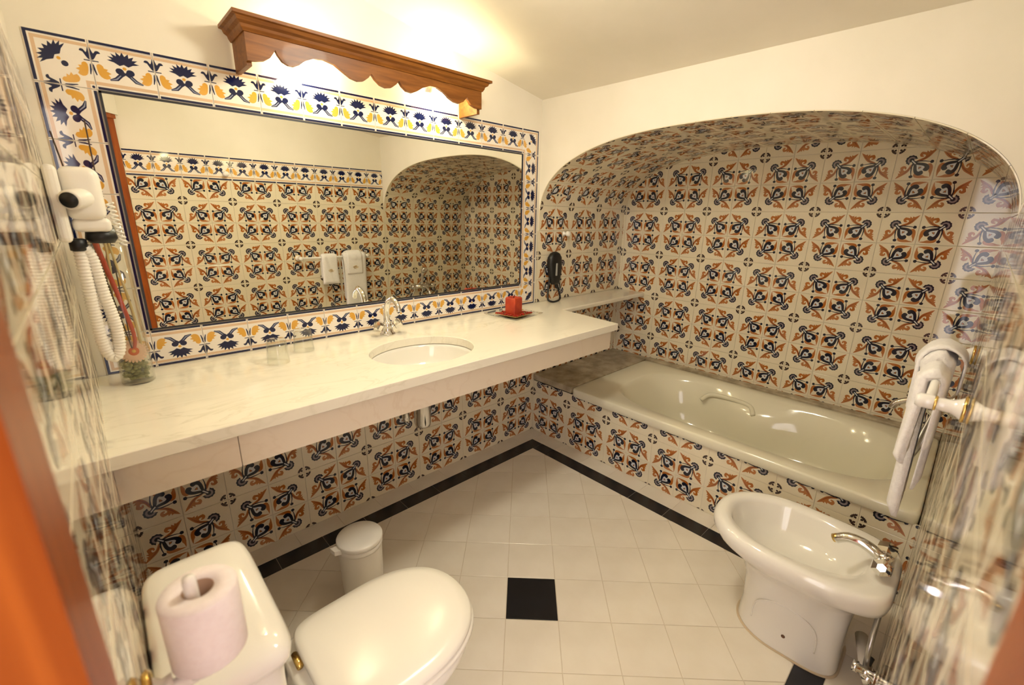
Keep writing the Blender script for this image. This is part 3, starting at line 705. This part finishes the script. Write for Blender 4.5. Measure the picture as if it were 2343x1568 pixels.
# ---------------------------------------------------------------- bidet
BDX = -.495
bd = thing('bidet', (BDX, -1.75, 0), 'white ceramic bidet standing before the bath front', 'bidet')
def bring(hx, yb, yf, z, N=56, nb=5.0):
    out = []; ym = yb + (yf-yb)*.55
    for k in range(N):
        a = 2*PI*k/N; c, s = math.cos(a), math.sin(a)
        if s >= 0: y = ym + (yf-ym)*abs(s)**(2/2.15); x = hx*math.copysign(abs(c)**(2/2.15), c)
        else: y = ym - (ym-yb)*abs(s)**(2/nb); x = hx*math.copysign(abs(c)**(2/nb), c)*(1-.10*((ym-y)/(ym-yb))**2)
        out.append(Vector((BDX+x, y, z)))
    return out
yb = W4+.012
loft('bidet_body', [bring(.120, -1.900, -1.575, 0, nb=5), bring(.122, -1.900, -1.573, .010, nb=5), bring(.113, -1.895, -1.580, .09, nb=5), bring(.116, -1.898, -1.572, .20, nb=5), bring(.130, -1.905, -1.545, .262, nb=4.5), bring(.160, -1.93, -1.495, .305, nb=4.5), bring(.192, yb+.004, -1.450, .338), bring(.203, yb, -1.436, .362), bring(.205, yb, -1.434, .385), bring(.199, yb+.004, -1.442, .402), bring(.182, yb+.012, -1.460, .409),
      bring(.155, -1.905, -1.487, .404, nb=2.6), bring(.148, -1.895, -1.495, .39, nb=2.5), bring(.132, -1.87, -1.515, .33, nb=2.4), bring(.10, -1.83, -1.55, .285, nb=2.2), bring(.04, -1.74, -1.66, .272, nb=2), bring(.004, -1.70, -1.69, .271, nb=2)], 'ceramic', bd)
lathe('drain', [(.0, 0), (.022, 0), (.024, .003), (.0, .004)], 'chrome', bd, (BDX, -1.69, .272))
rc = spline([(BDX-.1135, -1.64, .075), (BDX-.1140, -1.645, .14), (BDX-.1150, -1.68, .175), (BDX-.1155, -1.74, .188), (BDX-.1150, -1.80, .175), (BDX-.1140, -1.83, .14), (BDX-.1130, -1.835, .075)], 6)
tube('recess_rim', rc, .0022, 'ceramic', bd, 8)
lathe('fixing_screw', [(.007, 0), (.006, .004), (.0, .005)], 'rust_spot', bd, (BDX-.112, -1.745, .07), (-1, 0, 0), n=10)
prism('silicone_joint', [(p.x, p.y) for p in bring(.127, -1.906, -1.567, 0, nb=5)], .0002, .004, 'sealant', bd)
bt = thing('bidet_tap', (BDX, -1.935, .405), 'chrome bidet mixer tap at the back of the bidet', 'tap')
BTY = -1.930
lathe('tap_body', [(.026, 0), (.026, .006), (.020, .012), (.019, .045), (.022, .055), (.012, .064)], 'chrome', bt, (BDX, BTY, .404))
sp_ = tube('spout', spline([(BDX, BTY, .445), (BDX, BTY+.05, .468), (BDX, BTY+.095, .468), (BDX, BTY+.125, .446)], 5), lambda t: .0175-.003*t, 'chrome', bt, 12)
lathe('aerator', [(.0135, 0), (.0135, .02), (.0, .021)], 'brass', sp_, (BDX, BTY+.115, .456), (0, .75, -.55))
for s in (-1, 1):
    lathe('handle', [(.010, 0), (.010, .020), (.023, .025), (.029, .042), (.026, .062), (.012, .070)], 'chrome', bt, (BDX+s*.014, BTY, .425), (s*.85, 0, .5), n=6, smooth=False)
pp = thing('bidet_pipework', (BDX+.02, -1.95, .05), 'dark hoses, chrome valve and white waste pipe behind the bidet', 'pipes')
tube('waste_pipe', [(BDX+.03, -1.93, .12), (BDX-.10, -1.965, .11)], .018, 'white_plastic', pp, 12)
tube('waste_pipe', [(BDX-.10, -1.965, .11), (BDX-.125, -1.984, .105)], .024, 'chrome', pp, 12)
for k, (dx, dz) in enumerate(((-.085, .18), (-.05, .15))):
    tube('supply_hose', spline([(BDX-.03+k*.05, -1.955, .37), (BDX-.08+dx, -1.955, .27), (BDX-.10+dx*.6, -1.96, dz), (BDX-.14+k*.05, W4+.02, .16)], 6), .007, 'rubber_hose' if k else 'steel_hose', pp, 8)
lathe('angle_valve', [(.02, 0), (.02, .004), (.012, .008), (.012, .04), (.017, .042), (.017, .055), (.0, .056)], 'chrome', pp, (BDX-.17, W4+.003, .17), (0, 1, 0), n=14)

# ---------------------------------------------------------------- towel rail and towels
RY, RZ, RXA, RXB = W4+.062, 1.075, -.85, -.275
rail = thing('towel_rail', ((RXA+RXB)/2, W4, RZ), 'white porcelain towel rail with brass rings on the tiled side wall', 'towel rail')
tube('bar', [(RXA, RY, RZ), (RXB, RY, RZ)], .0085, 'porcelain', rail, 14)
for x in (RXA, RXB):
    po_ = lathe('post', [(.026, 0), (.026, .004), (.020, .012), (.0145, .022), (.0135, .045), (.0155, .052), (.0155, .074), (.012, .080), (.0, .081)], 'porcelain', rail, (x, W4+.003, RZ), (0, 1, 0))
    lathe('brass_ring', [(.027, .001), (.0295, .004), (.027, .007), (.024, .004)], 'brass', po_, (x, W4+.003, RZ), (0, 1, 0), cap=False)
    lathe('brass_ring', [(.0150, .0455), (.0165, .048), (.0150, .0505), (.012, .048)], 'brass', po_, (x, W4+.003, RZ), (0, 1, 0), cap=False)
def towel(name, x0, x1, zf, zb, yo, flare, th, label, emblem_z, seedv):
    e = thing(name, ((x0+x1)/2, RY, RZ), label, 'towel', 'white towels on the rail')
    rnd = random.Random(seedv); ph_ = [rnd.uniform(0, 6) for _ in range(4)]
    r = .0095+yo
    mid = []
    nb, nf, na = 12, 16, 8
    for k in range(nb): t = k/nb; mid.append((RY-r, zb+(RZ-zb)*t))
    for k in range(na+1): a = PI-PI*k/na; mid.append((RY+r*math.cos(a), RZ+r*math.sin(a)))
    for k in range(1, nf+1): t = k/nf; mid.append((RY+r+flare*t**1.3, RZ+(zf-RZ)*t))
    nx = 14; ring_all = []
    for i in range(nx+1):
        s = i/nx; x = x0+(x1-x0)*s; edge = 1-abs(2*s-1)**8*.35
        inner, outer = [], []
        for j, (y, z) in enumerate(mid):
            a = mid[max(0, j-1)]; b = mid[min(len(mid)-1, j+1)]; d = Vector((b[0]-a[0], b[1]-a[1])).normalized(); nn = Vector((-d.y, d.x))
            wv = .0035*math.sin(9*z+5*s+ph_[0]) + .002*math.sin(23*z+11*s+ph_[1])
            if abs(y-RY) < r*.99: wv = 0
            wv *= .5 if y < RY else 1.2; th_ = th*(.55 if y < RY-.003 else 1)
            tt = th_*edge*(1 if 0 < j < len(mid)-1 else .55)
            outer.append(Vector((x+.004*math.sin(8*z+ph_[2])*(2*s-1), y + nn.x*tt*1.0 + (abs(wv) if y > RY else 0), z + nn.y*tt)))
            inner.append(Vector((x+.004*math.sin(8*z+ph_[2])*(2*s-1), y + (abs(wv) if y > RY else 0), z)))
        ring_all.append(outer + inner[::-1])
    clo = loft('cloth', ring_all, 'towel', e, True, True)
    # embroidered emblem near the hem of the front fold
    zc = emblem_z; t = ((RZ-zc)/(RZ-zf)); yc = RY+r+flare*t**1.3+th+.0045; xc = (x0+x1)/2
    for pts in ([(-.022, 0, 0), (-.012, 0, .008), (0, 0, .002), (.012, 0, -.006), (.024, 0, .002)], [(-.010, 0, -.004), (-.004, 0, .010), (.006, 0, .012), (.012, 0, .004), (.004, 0, -.002)], [(-.024, 0, .004), (-.016, 0, -.006), (-.006, 0, -.009), (.004, 0, -.006)]):
        tube('emblem', [Vector((xc, yc, zc))+p for p in spline(pts, 4)], .0016, 'gold_thread', clo, 6)
    return e
towel('bath_towel', -.500, -.300, .600, .70, .0, -.010, .032, 'long white bath towel folded over the rail with gold emblem', .80, 1)
towel('hand_towel', -.475, -.345, .925, 1.0, .0330, -.004, .011, 'short white hand towel laid over the long bath towel', .985, 2)
towel('hand_towel', -.690, -.555, .850, .90, .0, .004, .024, 'white hand towel hanging alone on the towel rail', .965, 3)

# ---------------------------------------------------------------- porcelain knobs
def knob(at, axis, label):
    k = thing('robe_hook', at, label, 'hook')
    lathe('knob_base', [(.016, 0), (.016, .004), (.008, .008), (.007, .02)], 'porcelain', k, at, axis, n=18)
    lathe('knob_head', [(.006, .018), (.014, .022), (.0185, .032), (.0165, .044), (.009, .050), (.0, .051)], 'porcelain', k, at, axis, n=20)
knob((-1.285, W4+.003, 1.70), (0, 1, 0), 'white porcelain robe knob on the border tiles opposite the mirror')
knob((.197, -.003, 1.337), (0, -1, 0), 'white porcelain knob on the tiled end wall above the bath')

# ---------------------------------------------------------------- black wall dryer
bdx = .082
bk = thing('shaver_handset', (bdx, 0, 1.0), 'black handset hanging on the alcove tiles above the marble shelf', 'handset')
def yring(hx, hy, z, cx, N=24): return [Vector((cx+hx*math.copysign(abs(math.cos(2*PI*k/N))**.75, math.cos(2*PI*k/N)), -.032+hy*math.copysign(abs(math.sin(2*PI*k/N))**.75, math.sin(2*PI*k/N)), z)) for k in range(N)]
loft('handset_body', [yring(.030, .016, 1.015, bdx+.012), yring(.040, .022, 1.03, bdx+.010), yring(.052, .027, 1.09, bdx+.004), yring(.060, .029, 1.15, bdx), yring(.056, .028, 1.19, bdx), yring(.036, .022, 1.215, bdx), yring(.012, .01, 1.226, bdx)], 'black', bk)
box('grey_stripe', (bdx-.016, -.0635, 1.075), (bdx-.002, -.058, 1.155), 'grey', bk, .002)
tube('cord', spline([(bdx+.03, -.03, 1.02), (bdx+.045, -.04, .97), (bdx+.05, -.05, .925), (bdx+.01, -.07, .913), (bdx-.06, -.08, .913), (bdx-.082, -.06, .93), (bdx-.06, -.04, .99), (bdx-.04, -.03, 1.06)], 8), .0065, 'black', bk, 8)
box('wall_bracket', (bdx-.02, -.012, 1.12), (bdx+.02, -.003, 1.18), 'black', bk, .002)

# ---------------------------------------------------------------- glasses
def tumbler(x, y, label):
    g_ = thing('drinking_glass', (x, y, ZT), label, 'glass', 'upturned glasses on the counter')
    lathe('glass_wall', [(.0385, .0005), (.0365, .035), (.033, .086), (.031, .0905), (.0, .0905), (.0, .082), (.0295, .080), (.0335, .035), (.0365, .0005)], 'glass', g_, (x, y, ZT), n=40, cap=False)
tumbler(-1.668, -.225, 'upturned clear drinking glass on the counter, the one nearer the flower vase')
tumbler(-1.545, -.132, 'upturned clear drinking glass on the counter, the one nearer the tap')

# ---------------------------------------------------------------- candle plate
pl = Vector((-.435, -.195)); ang = math.radians(8)
def rot2(x, y): return (pl.x+x*math.cos(ang)-y*math.sin(ang), pl.y+x*math.sin(ang)+y*math.cos(ang))
gp_ = thing('glass_plate', (pl.x, pl.y, ZT), 'square clear glass plate with amber centre under the red candle', 'plate')
def dish(name, h, z0, z1, lift, m, parent, e=.004):
    rgs = []
    for sc, z in ((.45, z0), (.8, z0+.001), (1.0, z0+lift), (1.0, z0+lift+e), (.8, z0+.001+e), (.45, z0+e)):
        rgs.append([Vector((*rot2(p.x, p.y), z)) for p in sup(0, 0, h*sc, h*sc, 12, 40, 0)])
    loft(name, rgs, m, parent)
dish('plate_rim', .125, ZT+.0005, 0, .012, 'glass', gp_)
dish('amber_tray', .078, ZT+.006, 0, .006, 'amber', gp_, .003)
cn = thing('candle', (pl.x, pl.y, ZT+.012), 'square red pillar candle standing on the glass plate', 'candle')
cs = .036; rgs = []
for z, d in ((.0115, 0), (.013, .0), (.098, .0), (.104, .003), (.106, .008), (.101, .014), (.100, .03)):
    rgs.append([Vector((*rot2(p.x, p.y), ZT+z+.002*math.sin(3*k*.3)*(z > .09))) for k, p in enumerate(sup(0, 0, max(cs-d, .002), max(cs-d, .002), 9, 36, 0))])
loft('wax_block', rgs, 'wax', cn)
tube('wick', [(pl.x, pl.y, ZT+.098), (pl.x+.002, pl.y, ZT+.112), (pl.x+.006, pl.y, ZT+.118)], .002, 'wick', cn, 6)
bm = bmesh.new()
for _ in range(170):
    a, b = random.uniform(-.074, .074), random.uniform(-.074, .074)
    if max(abs(a), abs(b)) < .040: continue
    x, y = rot2(a, b); s = random.uniform(.004, .008)
    r = bmesh.ops.create_icosphere(bm, subdivisions=1, radius=s)
    for v_ in r['verts']: v_.co = Vector((v_.co.x*1.1+x, v_.co.y*.9+y, v_.co.z*.7+ZT+.0165))
cp = bmobj('red_glass_chips', bm, 'chips'); tag(cp, 'small red glass chips scattered around the candle', 'glass chips', kind='stuff')

# ---------------------------------------------------------------- vase with upside-down flower
VX, VY, VH, VR = -2.064, -.138, .50, .043
va = thing('glass_vase', (VX, VY, ZT), 'tall clear glass cylinder vase holding a pink flower and pebbles', 'vase')
lathe('vase_glass', [(.0, 0), (VR-.004, 0), (VR, .004), (VR, VH), (VR-.003, VH), (VR-.003, .012), (.0, .010)], 'glass_green', va, (VX, VY, ZT+.0003), n=44, cap=False)
bm = bmesh.new()
for _ in range(150):
    a = random.uniform(0, 2*PI); rr = math.sqrt(random.random())*(VR-.010); z = ZT+.016+random.random()*.052
    r = bmesh.ops.create_icosphere(bm, subdivisions=2, radius=random.uniform(.005, .0085))
    sx, sy, sz = random.uniform(.8, 1.2), random.uniform(.8, 1.2), random.uniform(.6, .9)
    for v_ in r['verts']: v_.co = Vector((v_.co.x*sx+VX+rr*math.cos(a), v_.co.y*sy+VY+rr*math.sin(a), v_.co.z*sz+z))
tag(bmobj('vase_pebbles', bm, 'pebble', None, True), 'olive green glass pebbles filling the bottom of the vase', 'pebbles', kind='stuff')
fw_ = thing('gerbera_flower', (VX, VY, ZT+.07), 'pink gerbera placed head down with its red stem rising in the vase', 'flower')
fc = Vector((VX+.003, VY-.006, ZT+.103)); fd = Vector((-.05, -.93, .30)).normalized()
q = Vector((0, 0, 1)).rotation_difference(fd)
pv, pf = [], []
for ringk, (cnt, L, zz) in enumerate(((24, .0375, .0), (20, .030, .003))):
    for k in range(cnt):
        a = 2*PI*(k+.5*ringk)/cnt; b = len(pv); ca, sa = math.cos(a), math.sin(a); wd = .0037
        for r, ww, h in ((.008, .5, 0), (.018, 1, .002), (L*.9, .9, .001), (L, .2, -.001)):
            for s in (-1, 1): pv.append(fc + q @ Vector((r*ca-s*ww*wd*sa, r*sa+s*ww*wd*ca, zz+h)))
        for m_ in range(3): pf.append((b+2*m_, b+2*m_+1, b+2*m_+3, b+2*m_+2))
obj('petals', pymesh('petals', pv, pf, 'petal'), fw_)
lathe('flower_core', [(.0145, -.001), (.014, .004), (.008, .006), (.0, .006)], 'petal_core', fw_, fc, fd)
lathe('flower_eye', [(.006, .005), (.004, .008), (.0, .009)], 'petal_eye', fw_, fc, fd)
tube('stem', spline([fc-fd*.004, (VX+.012, VY-.008, ZT+.16), (VX-.006, VY-.005, ZT+.30), (VX-.024, VY-.006, ZT+.42), (VX-.030, VY-.006, ZT+.475)], 6), lambda t: .0045+.003*t, 'stem_red', fw_, 10)
for k, pts in enumerate(([(VX-.02, VY+.01, ZT+.07), (VX-.026, VY+.008, ZT+.22), (VX-.008, VY+.0, ZT+.36), (VX-.006, VY-.004, ZT+.50), (VX+.0, VY-.01, ZT+.56)], [(VX-.012, VY+.012, ZT+.07), (VX-.018, VY+.012, ZT+.2), (VX-.022, VY+.01, ZT+.33), (VX+.012, VY+.004, ZT+.48)], [(VX+.025, VY, ZT+.09), (VX+.02, VY+.006, ZT+.25), (VX+.0, VY+.004, ZT+.46)])):
    s_ = tube('dry_grass', spline(pts, 6), lambda t: .0045*(1-.4*t), 'straw', None, 6); tag(s_, 'pale dry grass stalks standing in the glass vase', 'dried stalk', 'dry stalks in the vase')
for k, (x1_, y1_, z1_) in enumerate(((-2.053, -.13, 1.681), (-2.128, -.13, 1.645))):
    s_ = tube('reed_stick', [(VX+.006*k, VY+.012-.02*k, ZT+.06), (x1_, y1_, z1_)], .0018, 'twig', None, 6); tag(s_, ('upright thin dark reed stick poking out above the vase', 'thin dark reed stick leaning out of the vase towards the left wall')[k], 'reed stick', 'reed sticks in the vase')

# ---------------------------------------------------------------- hotel hose dryer on the left wall
HY = -.30
hd = thing('wall_hair_dryer', (W3, HY, 1.45), 'white wall-mounted hair dryer with corrugated hose on the left tiled wall', 'hair dryer')
box('wall_plate', (W3+.003, HY-.07, 1.36), (W3+.030, HY+.075, 1.545), 'white_plastic', hd, .012, 3)
bm = bmesh.new(); bm_box(bm, (W3+.028, HY-.045, 1.415), (W3+.106, HY+.06, 1.545), .022, 4); bmobj('housing', bm, 'white_plastic', hd, True)
bm = bmesh.new(); bm_box(bm, (W3+.034, HY-.03, 1.385), (W3+.110, HY+.05, 1.42), .012, 3); bmobj('collar', bm, 'white_plastic', hd, True)
lathe('nozzle_grip', [(.025, 0), (.034, .012), (.030, .035), (.014, .036)], 'black', hd, (W3+.085, HY+.01, 1.355))
lathe('air_tube', [(.019, 0), (.0235, .003), (.0235, .10), (.02, .108), (.0, .109)], 'white_plastic', hd, (W3+.040, HY-.085, 1.463), (.45, .88, .12))
lathe('air_inlet', [(.0185, .0), (.0185, .004), (.0, .0045)], 'black', hd, (W3+.0385, HY-.0875, 1.4625), (.45, .88, .12))
lathe('hose_socket', [(.012, 0), (.018, .003), (.018, .03), (.012, .033)], 'black', hd, (W3+.036, HY-.005, 1.335))
def corrugated(name, path, r, parent, pitch=.0085):
    P_ = spline(path, 24); Ls = [0]
    for a, b in zip(P_[:-1], P_[1:]): Ls.append(Ls[-1]+(b-a).length)
    n = int(Ls[-1]/pitch*4); pts, rr = [], []
    for k in range(n+1):
        s = Ls[-1]*k/n; j = min(max(bisect.bisect_right(Ls, s)-1, 0), len(P_)-2); t = (s-Ls[j])/(Ls[j+1]-Ls[j]+1e-9)
        pts.append(P_[j].lerp(P_[j+1], t)); rr.append(r*(1+.10*math.sin(2*PI*k/4)))
    return tube(name, pts, rr, 'white_plastic', parent, 14)
corrugated('hose', [(W3+.036, HY-.005, 1.335), (W3+.035, HY-.01, 1.28), (W3+.034, HY, 1.18), (W3+.036, HY+.01, 1.08), (W3+.048, HY+.015, 1.035), (W3+.066, HY+.015, 1.05), (W3+.072, HY+.012, 1.12), (W3+.062, HY+.005, 1.22), (W3+.056, HY, 1.31), (W3+.045, HY-.005, 1.345)], .0135, hd)
cl_ = []
for k in range(90):
    t = k/89; a = 2*PI*k/9; c = Vector((W3+.118+.012*t, HY+.05, 1.46-.115*t)); cl_.append(c + Vector((.0075*math.cos(a), .0075*math.sin(a), 0)))
tube('coiled_cord', cl_, .0028, 'straw' if False else 'white_plastic', hd, 6)

# ---------------------------------------------------------------- pelmet lamp over the mirror
PXL, PXR, PYF = -1.622, -.636, -.16
lp = thing('mirror_lamp', ((PXL+PXR)/2, 0, 1.92), 'scalloped pine pelmet lamp above the mirror with lit bulbs behind', 'lamp')
sc_ = [(-1.622, 1.911), (-1.597, 1.914), (-1.571, 1.920), (-1.552, 1.932), (-1.540, 1.948), (-1.533, 1.960), (-1.526, 1.946), (-1.513, 1.930), (-1.495, 1.922), (-1.476, 1.922), (-1.456, 1.932), (-1.436, 1.948), (-1.405, 1.962), (-1.370, 1.967), (-1.332, 1.960), (-1.300, 1.942), (-1.272, 1.927), (-1.245, 1.922), (-1.222, 1.927), (-1.202, 1.942), (-1.188, 1.959), (-1.174, 1.942), (-1.152, 1.926), (-1.128, 1.921), (-1.104, 1.926), (-1.082, 1.942), (-1.069, 1.957), (-1.056, 1.940), (-1.035, 1.926), (-1.008, 1.924), (-.985, 1.934), (-.955, 1.953), (-.92, 1.966), (-.885, 1.966), (-.85, 1.954), (-.82, 1.936), (-.792, 1.926), (-.765, 1.924), (-.742, 1.935), (-.728, 1.950), (-.721, 1.958), (-.713, 1.944), (-.698, 1.930), (-.672, 1.921), (-.636, 1.920)]
bm = bmesh.new(); fr_, bk_ = [], []
for y, lst in ((PYF, fr_), (PYF+.016, bk_)):
    lst += [(bm.verts.new((x, y, z)), bm.verts.new((x, y, 2.03))) for x, z in [(x_, z_+.006) for x_, z_ in sc_]]
for i in range(len(sc_)-1):
    a, b, c, d = fr_[i], fr_[i+1], bk_[i], bk_[i+1]
    for q_ in ((a[0], b[0], b[1], a[1]), (c[0], c[1], d[1], d[0]), (a[0], c[0], d[0], b[0]), (a[1], b[1], d[1], c[1])): bm.faces.new(q_)
for e_ in (0, -1):
    bm.faces.new((fr_[e_][0], fr_[e_][1], bk_[e_][1], bk_[e_][0]))
bmobj('front_board', bm, 'pine', lp)
for x in (PXL, PXR-.016): box('side_board', (x, PYF+.016, 1.906), (x+.016, -.004, 2.03), 'pine', lp)
def molding(h0, out, m):   # a cornice profile run around front and both sides
    pr_ = [(0, 0), (.004, 0), (.010, .010), (.012, .018), (.022, .024), (.026, .034), (.036, .036), (.036, .046), (0, .046)]
    vv_, ff_ = [], []
    corners = [((PXL, -.004), (-1, 0)), ((PXL, PYF), (-1, -1)), ((PXR, PYF), (1, -1)), ((PXR, -.004), (1, 0))]
    for (x, y), (ox, oy) in corners: vv_ += [(x+ox*d, y+oy*d, h0+z) for d, z in pr_]
    n = len(pr_)
    for i in range(3):
        for j in range(n): ff_.append((i*n+j, i*n+(j+1) % n, (i+1)*n+(j+1) % n, (i+1)*n+j))
    ff_ += [tuple(range(n)), tuple(3*n+j for j in range(n))][:2]
    bm = bmesh.new(); q_ = [bm.verts.new(p) for p in vv_]
    for t_ in ff_: bm.faces.new([q_[k] for k in t_])
    return bmobj('cornice', bm, m, lp)
molding(2.0, 0, 'pine')
for x in (-1.43, -.84):
    so_ = lathe('bulb_socket', [(.016, 0), (.016, .035), (.013, .04)], 'porcelain', lp, (x-.05, -.075, 1.985), (1, 0, 0), n=16)
    lathe('bulb', [(.0125, 0), (.016, .008), (.027, .028), (.030, .045), (.025, .064), (.012, .074), (.0, .076)], 'bulb', so_, (x-.012, -.075, 1.985), (1, 0, 0), n=16)

# ---------------------------------------------------------------- ceiling lamp (above the frame)
CX, CY = -1.12, -1.0; cz = ceil_z(CX)
cl = thing('ceiling_lamp', (CX, CY, cz), 'round lit glass ceiling lamp in the middle of the room', 'lamp')
lathe('lamp_base', [(.10, -.035), (.10, .02)], 'porcelain', cl, (CX, CY, cz), n=28)
lathe('glass_globe', [(.0, -.135), (.05, -.128), (.085, -.105), (.105, -.07), (.10, -.038), (.0, -.037)], 'globe', cl, (CX, CY, cz), n=24)
